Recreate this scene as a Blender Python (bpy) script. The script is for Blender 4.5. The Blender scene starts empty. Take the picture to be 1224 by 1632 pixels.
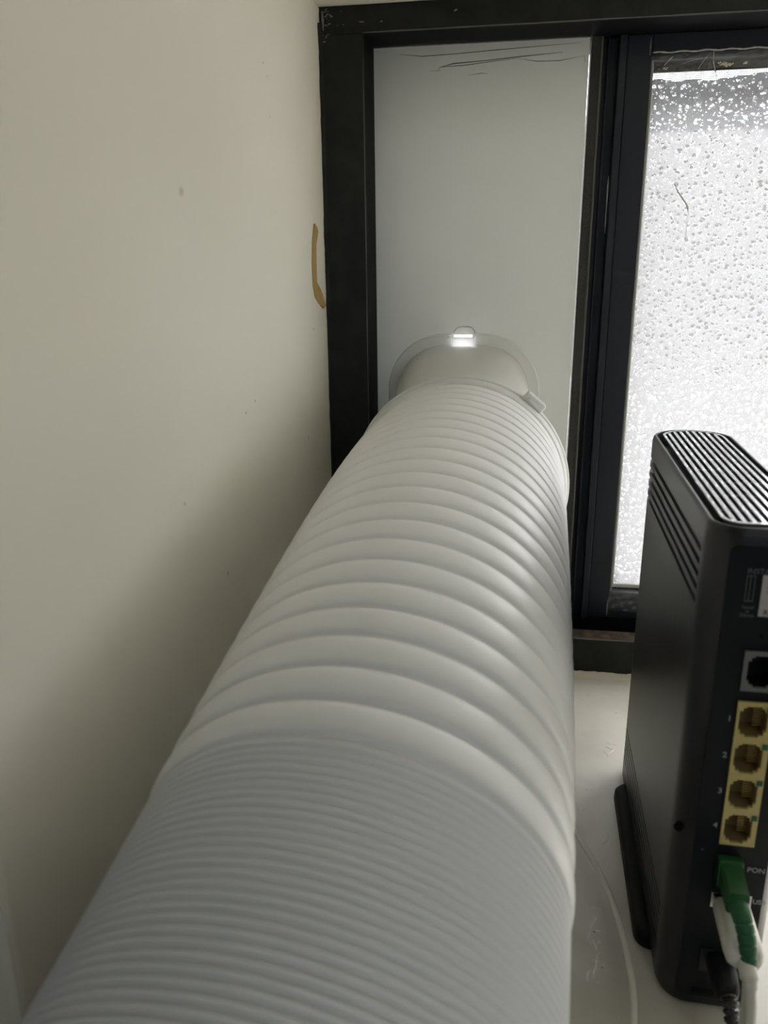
import bpy, bmesh, math, random
from mathutils import Vector, Matrix
random.seed(7)
S = bpy.context.scene
COL = S.collection

# ------------------------------------------------------------------ camera
cam_data = bpy.data.cameras.new('camera')
cam = bpy.data.objects.new('camera', cam_data)
COL.objects.link(cam)
RX, RY, RZ = Vector((0.98674, 0.16250, -0.00992)), Vector((-0.0390, 0.2948, 0.9548)), Vector((-0.1581, 0.9416, -0.2972))
RZ.normalize(); RX = (RX - RZ * RX.dot(RZ)).normalized(); RY = (-RZ).cross(RX)
M = Matrix((RX, RY, -RZ)).transposed().to_4x4()
M.translation = Vector((0.2284, -0.5337, 0.2843))
cam.matrix_world = M
cam_data.sensor_fit = 'HORIZONTAL'
cam_data.sensor_width = 36.0
cam_data.lens = 36.0 * 1286.07 / 1224.0
cam_data.clip_start = 0.01
cam_data.clip_end = 100
cam_data.dof.use_dof = True
cam_data.dof.focus_distance = 0.50
cam_data.dof.aperture_fstop = 37.8 / 1.8
S.camera = cam

# ------------------------------------------------------------------ world, lights, exposure
wd = bpy.data.worlds.new('overcast_sky'); S.world = wd; wd.use_nodes = True
nt = wd.node_tree; nt.nodes.clear()
wo = nt.nodes.new('ShaderNodeOutputWorld'); bg = nt.nodes.new('ShaderNodeBackground')
bg.inputs[0].default_value = (0.97, 0.98, 1.0, 1); bg.inputs[1].default_value = 8.0
nt.links.new(bg.outputs[0], wo.inputs[0])

def area(name, loc, rot, sx, sy, power, color):
    l = bpy.data.lights.new(name, 'AREA'); l.shape = 'RECTANGLE'; l.size = sx; l.size_y = sy
    l.energy = power; l.color = color
    o = bpy.data.objects.new(name, l); COL.objects.link(o); o.location = loc; o.rotation_euler = rot
    return o
sun_l = bpy.data.lights.new('sun', 'SUN'); sun_l.energy = 14.0; sun_l.angle = math.radians(4); sun_l.color = (1.0, .98, .965)
sun = bpy.data.objects.new('sun', sun_l); COL.objects.link(sun)
sun.rotation_euler = Vector((-0.12, -1.0, -0.92)).to_track_quat('-Z', 'Y').to_euler()
# added bluish fill light without a known source, behind and right of the camera
area('room_fill', (1.0, -3.1, 0.6), (math.radians(86), 0, math.radians(8)), 1.7, 1.3, 5.0, (0.74, 0.90, 1.0))
# added warm fill light under the ceiling, no lamp known there
area('ceiling_fill', (0.9, -1.7, 1.5), (0, 0, 0), 0.7, 0.7, 3.0, (1.0, 0.95, 0.86))

S.view_settings.view_transform = 'Standard'
S.view_settings.look = 'None'
S.view_settings.exposure = 0.08
S.view_settings.gamma = 1.0
S.view_settings.use_curve_mapping = False

# ------------------------------------------------------------------ helpers
def empty(name, loc=(0, 0, 0), rz=0.0):
    o = bpy.data.objects.new(name, None); COL.objects.link(o)
    o.location = loc; o.rotation_euler = (0, 0, rz); o.empty_display_size = 0.02
    return o
def tag(o, label=None, cat=None, group=None, kind=None):
    if label: o['label'] = label
    if cat: o['category'] = cat
    if group: o['group'] = group
    if kind: o['kind'] = kind
    return o
def obj(name, bm, mat, parent=None, smooth=False, angle=None):
    me = bpy.data.meshes.new(name)
    bm.normal_update(); bm.to_mesh(me); bm.free()
    return link(name, me, mat, parent, smooth, angle)
def link(name, me, mat, parent=None, smooth=False, angle=None):
    if mat: 
        me.materials.clear(); me.materials.append(mat)
    if smooth or angle:
        me.polygons.foreach_set('use_smooth', [True] * len(me.polygons))
    if angle: me.set_sharp_from_angle(angle=math.radians(angle))
    o = bpy.data.objects.new(name, me); COL.objects.link(o)
    if parent: o.parent = parent
    return o
def box(bm, x0, x1, y0, y1, z0, z1, bev=0.0, seg=2):
    t = bmesh.new()
    bmesh.ops.create_cube(t, size=1.0)
    for v in t.verts:
        v.co = Vector(((x0 + x1) / 2 + v.co.x * (x1 - x0), (y0 + y1) / 2 + v.co.y * (y1 - y0), (z0 + z1) / 2 + v.co.z * (z1 - z0)))
    if bev > 0:
        bmesh.ops.bevel(t, geom=t.edges[:], offset=bev, segments=seg, profile=0.6, affect='EDGES')
    me = bpy.data.meshes.new('t'); t.to_mesh(me); t.free(); bm.from_mesh(me); bpy.data.meshes.remove(me)
    return bm
def bx(*a, **k): return box(bmesh.new(), *a, **k)
def rrect(x0, x1, y0, y1, r, n=8, rf=None):
    """rounded rectangle, CCW, starting at lower right; r near (low y) corners, rf far corners"""
    rf = r if rf is None else rf
    pts = []
    for cx, cy, a0, q in ((x1 - r, y0 + r, -90, r), (x1 - rf, y1 - rf, 0, rf), (x0 + rf, y1 - rf, 90, rf), (x0 + r, y0 + r, 180, r)):
        for i in range(n + 1):
            a = math.radians(a0 + 90 * i / n); pts.append((cx + q * math.cos(a), cy + q * math.sin(a)))
    return pts
def loft(bm, loops, cap0=False, cap1=False, close=True):
    vs = [[bm.verts.new(p) for p in L] for L in loops]
    n = len(vs[0])
    for a, b in zip(vs, vs[1:]):
        for i in range(n if close else n - 1):
            j = (i + 1) % n
            bm.faces.new((a[i], a[j], b[j], b[i]))
    if cap0: bm.faces.new(list(reversed(vs[0])))
    if cap1: bm.faces.new(vs[-1])
    return vs
def catmull(pts, n=12):
    P = [Vector(p) for p in pts]; P = [P[0] * 2 - P[1]] + P + [P[-1] * 2 - P[-2]]; out = []
    for i in range(1, len(P) - 2):
        for k in range(n):
            t = k / n; a, b, c, d = P[i - 1:i + 3]
            out.append(0.5 * ((2 * b) + (c - a) * t + (2 * a - 5 * b + 4 * c - d) * t * t + (3 * b - a - 3 * c + d) * t ** 3))
    out.append(P[-2]); return out
def sweep(bm, path, rad, n=16, flat=1.0):
    """tube with parallel transported frames; rad is a number or function of index"""
    loops = []; ref = None
    for i, p in enumerate(path):
        t = (path[min(i + 1, len(path) - 1)] - path[max(i - 1, 0)]).normalized()
        if ref is None:
            ref = t.orthogonal().normalized()
        ref = (ref - t * ref.dot(t)).normalized(); b = t.cross(ref)
        r = rad(i) if callable(rad) else rad
        loops.append([p + ref * (r * math.cos(2 * math.pi * k / n)) + b * (r * flat * math.sin(2 * math.pi * k / n)) for k in range(n)])
    loft(bm, loops, True, True); return bm
def ribbon(bm, pts, width, nrm, off):
    """thin strip on a surface with normal nrm"""
    nrm = Vector(nrm); P = [Vector(p) + nrm * off for p in pts]; prev = None
    for i, p in enumerate(P):
        t = (P[min(i + 1, len(P) - 1)] - P[max(i - 1, 0)]).normalized()
        s = t.cross(nrm) * (width / 2 * (0.35 if i in (0, len(P) - 1) else random.uniform(.7, 1.3)))
        cur = [bm.verts.new(p - s), bm.verts.new(p + nrm * (width * .2)), bm.verts.new(p + s)]
        if prev:
            for k in (0, 1): bm.faces.new((prev[k], prev[k + 1], cur[k + 1], cur[k]))
        prev = cur
    return bm

# ------------------------------------------------------------------ materials
def mat(name, color, rough=0.5, spec=0.5, metal=0.0, bump=None, var=None, coat=0.0, ior=None, trans=0.0):
    m = bpy.data.materials.new(name); m.use_nodes = True; n = m.node_tree; b = n.nodes['Principled BSDF']
    b.inputs['Base Color'].default_value = (*color, 1); b.inputs['Roughness'].default_value = rough
    b.inputs['Specular IOR Level'].default_value = spec; b.inputs['Metallic'].default_value = metal
    b.inputs['Coat Weight'].default_value = coat
    if ior: b.inputs['IOR'].default_value = ior
    if trans: b.inputs['Transmission Weight'].default_value = trans
    tc = n.nodes.new('ShaderNodeTexCoord')
    if var:   # (scale, colour2, lo, hi)
        nz = n.nodes.new('ShaderNodeTexNoise'); nz.inputs['Scale'].default_value = var[0]; nz.inputs['Detail'].default_value = 5
        r = n.nodes.new('ShaderNodeMapRange'); r.inputs[1].default_value = var[2]; r.inputs[2].default_value = var[3]
        mx = n.nodes.new('ShaderNodeMix'); mx.data_type = 'RGBA'
        mx.inputs[6].default_value = (*color, 1); mx.inputs[7].default_value = (*var[1], 1)
        n.links.new(tc.outputs['Object'], nz.inputs['Vector']); n.links.new(nz.outputs[0], r.inputs[0])
        n.links.new(r.outputs[0], mx.inputs[0]); n.links.new(mx.outputs[2], b.inputs['Base Color'])
    if bump:  # (scale, strength, distance)
        nz = n.nodes.new('ShaderNodeTexNoise'); nz.inputs['Scale'].default_value = bump[0]; nz.inputs['Detail'].default_value = 4
        bp = n.nodes.new('ShaderNodeBump'); bp.inputs['Strength'].default_value = bump[1]; bp.inputs['Distance'].default_value = bump[2]
        n.links.new(tc.outputs['Object'], nz.inputs['Vector']); n.links.new(nz.outputs[0], bp.inputs['Height'])
        n.links.new(bp.outputs[0], b.inputs['Normal'])
    return m
def add_spots(m, spots, color):
    """small stains at fixed object-space points: (point, radius, strength)"""
    n = m.node_tree; b = n.nodes['Principled BSDF']; tc = n.nodes.new('ShaderNodeTexCoord')
    nz = n.nodes.new('ShaderNodeTexNoise'); nz.inputs['Scale'].default_value = 300
    wob = n.nodes.new('ShaderNodeVectorMath'); wob.operation = 'MULTIPLY_ADD'
    n.links.new(tc.outputs['Object'], nz.inputs['Vector']); n.links.new(nz.outputs[1], wob.inputs[0])
    wob.inputs[1].default_value = (.003,) * 3; n.links.new(tc.outputs['Object'], wob.inputs[2])
    tot = None
    for p, r, s in spots:
        d = n.nodes.new('ShaderNodeVectorMath'); d.operation = 'DISTANCE'
        n.links.new(wob.outputs[0], d.inputs[0]); d.inputs[1].default_value = (p[0] + .0015, p[1] + .0015, p[2] + .0015)
        q = n.nodes.new('ShaderNodeMapRange'); q.inputs[1].default_value = r; q.inputs[2].default_value = r * .45
        q.inputs[3].default_value = 0; q.inputs[4].default_value = s
        n.links.new(d.outputs['Value'], q.inputs[0])
        if tot is None: tot = q.outputs[0]
        else:
            a = n.nodes.new('ShaderNodeMath'); a.operation = 'MAXIMUM'
            n.links.new(tot, a.inputs[0]); n.links.new(q.outputs[0], a.inputs[1]); tot = a.outputs[0]
    mx = n.nodes.new('ShaderNodeMix'); mx.data_type = 'RGBA'; inp = b.inputs['Base Color']
    if inp.links: n.links.new(inp.links[0].from_socket, mx.inputs[6])
    else: mx.inputs[6].default_value = inp.default_value
    mx.inputs[7].default_value = (*color, 1); n.links.new(tot, mx.inputs[0]); n.links.new(mx.outputs[2], inp)

M_wall = mat('cream_wall_paint', (.80, .77, .675), .6, .3, bump=(90, .12, .002), var=(6, (.78, .745, .645), .35, .7))
add_spots(M_wall, [((.1022, -.229, .310), .0022, .35), ((.1022, -.158, .2195), .0009, .9), ((.1022, -.172, .2165), .0010, .9),
                   ((.1022, -.117, .375), .0008, .7), ((.1022, -.112, .370), .0008, .7), ((.1022, -.110, .353), .0007, .7), ((.1022, -.25, .195), .0012, .5),
                   ((.1022, -.108, .309), .0006, .7), ((.1022, -.038, .244), .0014, .5), ((.1022, -.06, .181), .0016, .35), ((.1022, -.21, .15), .0013, .5)], (.25, .23, .18))
M_room = mat('white_room_paint', (.78, .78, .76), .7, .2, bump=(40, .1, .002))
M_floor = mat('grey_brown_floor', (.32, .28, .24), .5, .4, var=(5, (.25, .21, .18), .4, .6))
M_sill = mat('old_white_sill_paint', (.64, .615, .54), .34, .5, bump=(120, .10, .001), var=(28, (.52, .49, .42), .5, .78))
add_spots(M_sill, [((.2600, -.108, 0), .0011, .9), ((.2606, -.105, 0), .0008, .9), ((.2745, -.135, 0), .0008, .8), ((.2800, -.1620, 0), .0006, .8), ((.2722, -.1530, 0), .0005, .8),
                   ((.271, -.2375, 0), .0007, .9), ((.2725, -.256, 0), .0008, .8), ((.300, -.05, 0), .0012, .4), ((.272, -.188, 0), .0006, .8), ((.284, -.03, 0), .0011, .35)], (.12, .10, .08))
M_caulk = mat('crumbly_filler', (.50, .46, .38), .8, .2, bump=(400, .6, .001), var=(160, (.22, .19, .15), .45, .65))
M_frame = mat('black_painted_aluminium', (.012, .013, .012), .5, .2, bump=(220, .12, .0006), var=(60, (.020, .021, .019), .4, .7))
M_bluef = mat('dark_anodised_aluminium', (.016, .019, .025), .42, .25, bump=(300, .06, .0004))
M_deep = mat('black_recess_shade', (.004, .004, .005), .7, .1)  # dark finish, blackened further to paint in the lack of light in recesses
M_seal = mat('grey_brush_seal', (.045, .044, .040), .8, .2, bump=(500, .5, .001))
M_dirt = mat('dirty_brown_track', (.085, .060, .040), .8, .2, bump=(300, .6, .001), var=(140, (.03, .022, .017), .4, .65))
M_panel = mat('satin_white_plastic_board', (.74, .745, .715), .42, .4, bump=(14, .05, .002), var=(9, (.72, .725, .695), .4, .7))
def let_light(m, f):
    n = m.node_tree; o = n.nodes['Material Output']; b = n.nodes['Principled BSDF']
    t = n.nodes.new('ShaderNodeBsdfTranslucent'); t.inputs[0].default_value = (.93, .95, .96, 1)
    x = n.nodes.new('ShaderNodeMixShader'); x.inputs[0].default_value = f
    n.links.new(b.outputs[0], x.inputs[1]); n.links.new(t.outputs[0], x.inputs[2]); n.links.new(x.outputs[0], o.inputs[0])
let_light(M_panel, .07)
M_flange = mat('satin_white_moulded_plastic', (.84, .84, .81), .42, .4)
M_hose = mat('white_hose_plastic', (.86, .865, .87), .42, .45)
let_light(M_flange, .15)
M_collar = mat('grey_white_collar_plastic', (.74, .74, .71), .42, .4)
M_rim = mat('white_collar_plastic', (.74, .75, .74), .35, .5)
M_scr = mat('pale_scratch', (.98, .98, .96), .25, .9)
M_line = mat('dark_scratch', (.10, .10, .10), .7)
M_tan = mat('brown_masking_tape', (.43, .29, .10), .55, .3, bump=(300, .2, .0005), var=(70, (.36, .24, .08), .4, .65))
M_case = mat('satin_black_plastic', (.012, .0125, .0135), .36, .42, bump=(900, .10, .0003), var=(45, (.017, .017, .0175), .45, .7))
M_matte = mat('matte_black_plastic', (.006, .007, .009), .55, .2)
M_bar = mat('glossy_dark_grille_plastic', (.10, .10, .105), .22, .8, coat=1.0, ior=1.9)
M_foot = mat('dark_rubber_foot', (.007, .007, .008), .55, .2)
M_yel = mat('yellow_port_plastic', (.50, .40, .15), .45, .5)
M_cav = mat('brown_port_cavity', (.26, .18, .075), .7, .2)
M_pin = mat('gold_contacts', (.55, .38, .14), .35, .5, metal=.8)
M_led = mat('green_led_lens', (.02, .10, .05), .3, .5)
M_grey = mat('grey_port_plastic', (.14, .14, .13), .5, .5)
M_ink = mat('pale_grey_print', (.30, .32, .33), .6, .3)
M_dim = mat('dim_grey_print', (.10, .11, .115), .6, .3)
M_lab = mat('white_paper_label', (.42, .41, .38), .55, .3)
M_inkd = mat('dark_print', (.03, .03, .03), .6, .2)
M_green = mat('green_connector_plastic', (.012, .080, .020), .4, .5)
M_boot = mat('green_boot_rubber', (.016, .095, .036), .5, .4)
M_wc = mat('white_cable_jacket', (.56, .55, .48), .38, .5)
M_sill2 = mat('off_white_thin_cable', (.74, .72, .64), .4)
M_wp = mat('white_plug_plastic', (.62, .60, .54), .38, .5)
M_steel = mat('plug_steel', (.6, .6, .6), .25, .5, metal=1)
M_mesh = mat('grey_insect_screen', (.30, .29, .28), .6)
M_crumb = mat('yellowish_crumbs', (.62, .56, .38), .8, .2)
M_grime = mat('brown_crease_dirt', (.40, .33, .26), .7, .2)
M_ext = mat('grey_render', (.20, .20, .195), .8, .2, var=(1.2, (.16, .16, .155), .45, .6))
M_exg = mat('grey_roof_edge', (.30, .30, .30), .7, .2)
M_exd = mat('pale_paving', (.48, .48, .47), .8, .2)

def translucent_plastic():
    m = bpy.data.materials.new('translucent_white_latch'); m.use_nodes = True; n = m.node_tree; n.nodes.clear()
    o = n.nodes.new('ShaderNodeOutputMaterial'); t = n.nodes.new('ShaderNodeBsdfTranslucent'); d = n.nodes.new('ShaderNodeBsdfDiffuse'); x = n.nodes.new('ShaderNodeMixShader')
    t.inputs[0].default_value = (.95, .95, .97, 1); d.inputs[0].default_value = (.9, .9, .9, 1); x.inputs[0].default_value = .35
    n.links.new(t.outputs[0], x.inputs[1]); n.links.new(d.outputs[0], x.inputs[2]); n.links.new(x.outputs[0], o.inputs[0]); return m
M_latch = translucent_plastic()

def clear_sheet(name, gloss, bump_scale, strength, haze=.12):
    m = bpy.data.materials.new(name); m.use_nodes = True; n = m.node_tree; n.nodes.clear()
    o = n.nodes.new('ShaderNodeOutputMaterial'); tr = n.nodes.new('ShaderNodeBsdfTransparent'); g = n.nodes.new('ShaderNodeBsdfGlossy')
    tl = n.nodes.new('ShaderNodeBsdfTranslucent'); df = n.nodes.new('ShaderNodeBsdfDiffuse'); df.inputs[0].default_value = (.7, .69, .66, 1)
    hz = n.nodes.new('ShaderNodeMixShader'); hz.inputs[0].default_value = .5
    n.links.new(tl.outputs[0], hz.inputs[1]); n.links.new(df.outputs[0], hz.inputs[2])
    a = n.nodes.new('ShaderNodeMixShader'); a.inputs[0].default_value = haze
    n.links.new(tr.outputs[0], a.inputs[1]); n.links.new(hz.outputs[0], a.inputs[2])
    b = n.nodes.new('ShaderNodeMixShader'); b.inputs[0].default_value = gloss; g.inputs['Roughness'].default_value = .15
    tc = n.nodes.new('ShaderNodeTexCoord'); nz = n.nodes.new('ShaderNodeTexNoise'); nz.inputs['Scale'].default_value = bump_scale
    bp = n.nodes.new('ShaderNodeBump'); bp.inputs['Strength'].default_value = strength; bp.inputs['Distance'].default_value = .003
    n.links.new(tc.outputs['Object'], nz.inputs['Vector']); n.links.new(nz.outputs[0], bp.inputs['Height']); n.links.new(bp.outputs[0], g.inputs['Normal'])
    n.links.new(a.outputs[0], b.inputs[1]); n.links.new(g.outputs[0], b.inputs[2]); n.links.new(b.outputs[0], o.inputs[0]); return m
M_glass = clear_sheet('clear_window_glass', .06, 3, 0, haze=.02)
M_tape = clear_sheet('clear_wrinkled_tape', .05, 60, .5, haze=.10)

def film_material():
    """privacy film: a haze plus drop-shaped lenses that bend the view of outside"""
    m = bpy.data.materials.new('raindrop_privacy_film'); m.use_nodes = True; n = m.node_tree; n.nodes.clear(); L = n.links.new
    o = n.nodes.new('ShaderNodeOutputMaterial'); tc = n.nodes.new('ShaderNodeTexCoord')
    nz = n.nodes.new('ShaderNodeTexNoise'); nz.inputs['Scale'].default_value = 260; nz.inputs['Detail'].default_value = 2
    wob = n.nodes.new('ShaderNodeVectorMath'); wob.operation = 'MULTIPLY_ADD'; wob.inputs[1].default_value = (.0030,) * 3
    mp = n.nodes.new('ShaderNodeMapping'); mp.inputs['Scale'].default_value = (1, 0, 1.25)
    L(tc.outputs['Object'], nz.inputs['Vector']); L(nz.outputs[1], wob.inputs[0]); L(tc.outputs['Object'], wob.inputs[2]); L(wob.outputs[0], mp.inputs['Vector'])
    hs = []
    for scale, base in ((215, .25), (330, .17)):
        v = n.nodes.new('ShaderNodeTexVoronoi'); v.feature = 'F1'; v.voronoi_dimensions = '2D'; v.inputs['Scale'].default_value = scale
        sep = n.nodes.new('ShaderNodeSeparateXYZ'); cmb = n.nodes.new('ShaderNodeCombineXYZ')
        L(mp.outputs[0], sep.inputs[0]); L(sep.outputs[0], cmb.inputs[0]); L(sep.outputs[2], cmb.inputs[1]); L(cmb.outputs[0], v.inputs['Vector'])
        wn = n.nodes.new('ShaderNodeSeparateColor'); L(v.outputs['Color'], wn.inputs[0])
        rr = n.nodes.new('ShaderNodeMapRange'); rr.inputs[3].default_value = base * .45; rr.inputs[4].default_value = base * 1.6; L(wn.outputs[0], rr.inputs[0])
        q = n.nodes.new('ShaderNodeMath'); q.operation = 'DIVIDE'; L(v.outputs['Distance'], q.inputs[0]); L(rr.outputs[0], q.inputs[1])
        r = n.nodes.new('ShaderNodeMapRange'); r.interpolation_type = 'SMOOTHERSTEP'; r.inputs[1].default_value = 1.25; r.inputs[2].default_value = .1; L(q.outputs[0], r.inputs[0])
        hs.append(r.outputs[0])
    h = n.nodes.new('ShaderNodeMath'); h.operation = 'MAXIMUM'; L(hs[0], h.inputs[0]); L(hs[1], h.inputs[1])
    bp = n.nodes.new('ShaderNodeBump'); bp.inputs['Strength'].default_value = 1; bp.inputs['Distance'].default_value = .00012; L(h.outputs[0], bp.inputs['Height'])
    clear = n.nodes.new('ShaderNodeBsdfGlass'); clear.inputs['IOR'].default_value = 1.45; clear.inputs['Roughness'].default_value = .05; L(bp.outputs[0], clear.inputs['Normal'])
    clear.inputs[0].default_value = (.66, .66, .66, 1)
    b2 = n.nodes.new('ShaderNodeBump'); b2.inputs['Strength'].default_value = .6; b2.inputs['Distance'].default_value = .0006
    n2 = n.nodes.new('ShaderNodeTexNoise'); n2.inputs['Scale'].default_value = 900; n2.inputs['Detail'].default_value = 2; L(tc.outputs['Object'], n2.inputs['Vector']); L(n2.outputs[0], b2.inputs['Height'])
    rough = n.nodes.new('ShaderNodeBsdfGlass'); rough.inputs['IOR'].default_value = 1.45; rough.inputs['Roughness'].default_value = .30; L(b2.outputs[0], rough.inputs['Normal'])
    rough.inputs[0].default_value = (.40, .40, .40, 1)
    tl = n.nodes.new('ShaderNodeBsdfTranslucent'); tl.inputs[0].default_value = (.375, .375, .38, 1); L(b2.outputs[0], tl.inputs['Normal'])
    body = n.nodes.new('ShaderNodeMixShader'); body.inputs[0].default_value = .80; L(rough.outputs[0], body.inputs[1]); L(tl.outputs[0], body.inputs[2])
    # drops are clear lenses in a finely embossed, hazy sheet
    fc = n.nodes.new('ShaderNodeMapRange'); fc.inputs[1].default_value = .02; fc.inputs[2].default_value = .45; fc.inputs[3].default_value = 0; fc.inputs[4].default_value = .95; L(h.outputs[0], fc.inputs[0])
    mx = n.nodes.new('ShaderNodeMixShader'); L(fc.outputs[0], mx.inputs[0]); L(body.outputs[0], mx.inputs[1]); L(clear.outputs[0], mx.inputs[2])
    L(mx.outputs[0], o.inputs[0]); return m
M_film = film_material()

# ------------------------------------------------------------------ the room and window recess
def struct(name, bm, m, label, parent=None):
    o = obj(name, bm, m, parent); tag(o, label, None, kind='structure'); return o
WX, RVY, HEAD, WR = .1022, -.384, .4288, .93
struct('wall_left', bx(-1.5, WX, RVY, .10, -.9, 1.6, bev=.003), M_wall, 'cream painted side of the window recess left of the hose')
struct('wall_right', bx(WR, 2.5, RVY, .10, -.9, 1.6), M_wall, 'cream wall right of the window recess')
struct('wall_above', bx(WX, WR, RVY, .10, HEAD, 1.6), M_wall, 'cream soffit and wall above the window')
struct('wall_below', bx(WX, WR, RVY + .002, .10, -.9, -.02), M_wall, 'wall under the window sill')
struct('floor', bx(-1.5, 2.5, -3.3, RVY, -.95, -.9), M_floor, 'grey brown room floor')
struct('ceiling', bx(-1.5, 2.5, -3.3, RVY, 1.6, 1.65), M_room, 'white room ceiling')
struct('wall_back', bx(-1.5, 2.5, -3.35, -3.3, -.9, 1.6), M_room, 'white wall behind the camera')
struct('wall_side', bx(-1.55, -1.5, -3.3, RVY, -.9, 1.6), M_room, 'white room side wall')
struct('wall_side', bx(2.5, 2.55, -3.3, RVY, -.9, 1.6), M_room, 'white room side wall')

sill = struct('window_sill', bx(WX, WR, -.405, .0, -.02, 0, bev=.0008), M_sill, 'worn white painted window sill with pale scratches')
sc = bmesh.new()
SCR = [[(.2790,-.1650),(.2812,-.1710),(.2826,-.1752)],[(.2798,-.1795),(.2822,-.1755),(.2870,-.1735)],
 [(.2748,-.2122),(.2738,-.2165),(.2734,-.2198)],[(.2762,-.2140),(.2768,-.2160)],[(.2692,-.2208),(.2702,-.2222),(.2712,-.2206)],[(.2700,-.2225),(.2716,-.2226),(.2728,-.2224)],
 [(.2744,-.2208),(.2738,-.2226),(.2752,-.2222),(.2744,-.2212)],[(.2732,-.2262),(.2722,-.2296),(.2700,-.2336),(.2692,-.2362)],[(.2700,-.2366),(.2722,-.2364),(.2740,-.2362)],
 [(.2692,-.2372),(.2684,-.2398),(.2680,-.2420)],[(.2694,-.2398),(.2704,-.2434),(.2712,-.2466),(.2708,-.2478)],[(.2690,-.2420),(.2686,-.2446)],
 [(.2732,-.2408),(.2726,-.2430),(.2718,-.2440)],[(.2716,-.2490),(.2704,-.2532),(.2702,-.2562),(.2706,-.2590)],[(.2690,-.2528),(.2704,-.2536),(.2716,-.2526)],
 [(.2700,-.2560),(.2690,-.2588),(.2686,-.2620)],[(.2706,-.2630),(.2702,-.2646)],[(.2676,-.2582),(.2664,-.2600),(.2660,-.2640)],[(.2720,-.2552),(.2740,-.2548)],
 [(.2680,-.2290),(.2684,-.2296)],[(.2676,-.2506),(.2680,-.2512)],[(.2900,-.0860),(.2935,-.0872),(.2962,-.0880)],[(.2895,-.0905),(.2940,-.0935),(.2900,-.0990)],[(.2880,-.0950),(.2900,-.1010)],
 [(.2738,-.1905),(.2746,-.1912)],[(.2718,-.2005),(.2724,-.2014)],[(.2745,-.204),(.2749,-.2035)]]
for P in SCR:
    ribbon(sc, [(a, b, 0) for a, b in P], .00072, (0, 0, 1), .00005)
for i in range(26):
    a = .264 + random.random() * .02; b = -.16 - random.random() * .12; q = random.random() * 6
    ribbon(sc, [(a, b, 0), (a + .0007 * math.cos(q), b + .0009 * math.sin(q), 0)], .0003, (0, 0, 1), .00005)
tag(obj('scratch_marks', sc, M_scr, sill), 'pale curved scratches in the sill paint', kind='stuff')

# ------------------------------------------------------------------ window
win = empty('window_1', (0, 0, 0)); tag(win, 'black aluminium sliding window with frosted pane', kind='structure')
GX0, GX1, GZ0, GZ1 = .3022, .84, .0490, .3995
def wpart(name, bm, m, label=None, parent=win, **k):
    o = obj(name, bm, m, parent, **k)
    if label: o['label'] = label
    return o
wpart('frame_board', bx(WX, .1290, 0, .0030, 0, .4139, bev=.0006), M_frame)
wpart('frame_board', bx(WX, WR, 0, .0030, .4139, HEAD, bev=.0006), M_frame)
wpart('frame_channel', bx(WX, .1288, .0030, .085, 0, .4141), M_deep)
wpart('frame_channel', bx(WX, WR, .0030, .085, .4141, HEAD), M_deep)
wpart('frame_board', bx(.1290, WR, 0, .0020, 0, .0278, bev=.0005), M_frame)
wpart('frame_board', bx(.90, WR, 0, .085, 0, .4139, bev=.0006), M_frame)
wpart('track_ledge', bx(.1290, .90, .0020, .0165, 0, .0272), M_dirt, 'dirty brown ledge of the window track')
wpart('track_channel', bx(.1290, .90, .0165, .085, 0, .008), M_deep)
wpart('track_channel', bx(.1290, .90, .0340, .085, .008, .0285), M_deep)
bm = bmesh.new()
for x in (.2772, .3028): box(bm, x - .0005, x + .0005, .0055, .0064, .0272, .0278, bev=.0002)
wpart('screw', bm, M_steel)
# meeting stile between the board and the glass, in its separate extrusions
wpart('brush_seal', bx(.2646, .2716, .0362, .052, .0285, .4139, bev=.0004), M_seal, 'rough grey brush seal strip')
bm = bmesh.new()
prev = None
for i in range(60):
    z = .03 + i * .0065; x = .2702 + random.uniform(-.0001, .0001)
    cur = [bm.verts.new((x, .0359, z)), bm.verts.new((x + .0007, .0353, z)), bm.verts.new((x + .0014, .0359, z))]
    if prev:
        for k in (0, 1): bm.faces.new((prev[k], prev[k + 1], cur[k + 1], cur[k]))
    prev = cur
wpart('seal_edge', bm, mat('brown_grey_seal_edge', (.10, .09, .08), .8), smooth=True)
wpart('sash_stile', bx(.2718, .2812, .0430, .064, .0285, .4139, bev=.0004), M_bluef)
wpart('sash_stile', bx(.2748, .2762, .0400, .0430, .0285, .4139, bev=.0003), M_bluef)
wpart('sash_stile', bx(.2812, .2858, .0340, .064, .0285, .4139, bev=.0006), M_bluef)
wpart('sash_stile', bx(.2805, .2900, .0440, .064, .0285, .4139), M_deep)  # hidden backing added to stop sun leaking through the stile gap
wpart('sash_stile', bx(.2862, .3010, .0375, .064, .0285, .4139, bev=.0006), M_bluef)
wpart('glazing_bead', bx(.3012, GX0 + .0004, .0385, .060, GZ0 - .002, GZ1 + .002, bev=.0003), mat('pale_grey_bead', (.22, .22, .21), .5))
wpart('sash_rail', bx(.3012, GX1, .0375, .064, GZ1, .4139, bev=.0006), M_bluef)
wpart('sash_rail', bx(.3012, GX1, .0375, .064, .0285, GZ0, bev=.0006), M_bluef)
wpart('sash_stile', bx(GX1, .90, .0375, .064, .0285, .4139, bev=.0006), M_bluef)
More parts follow.
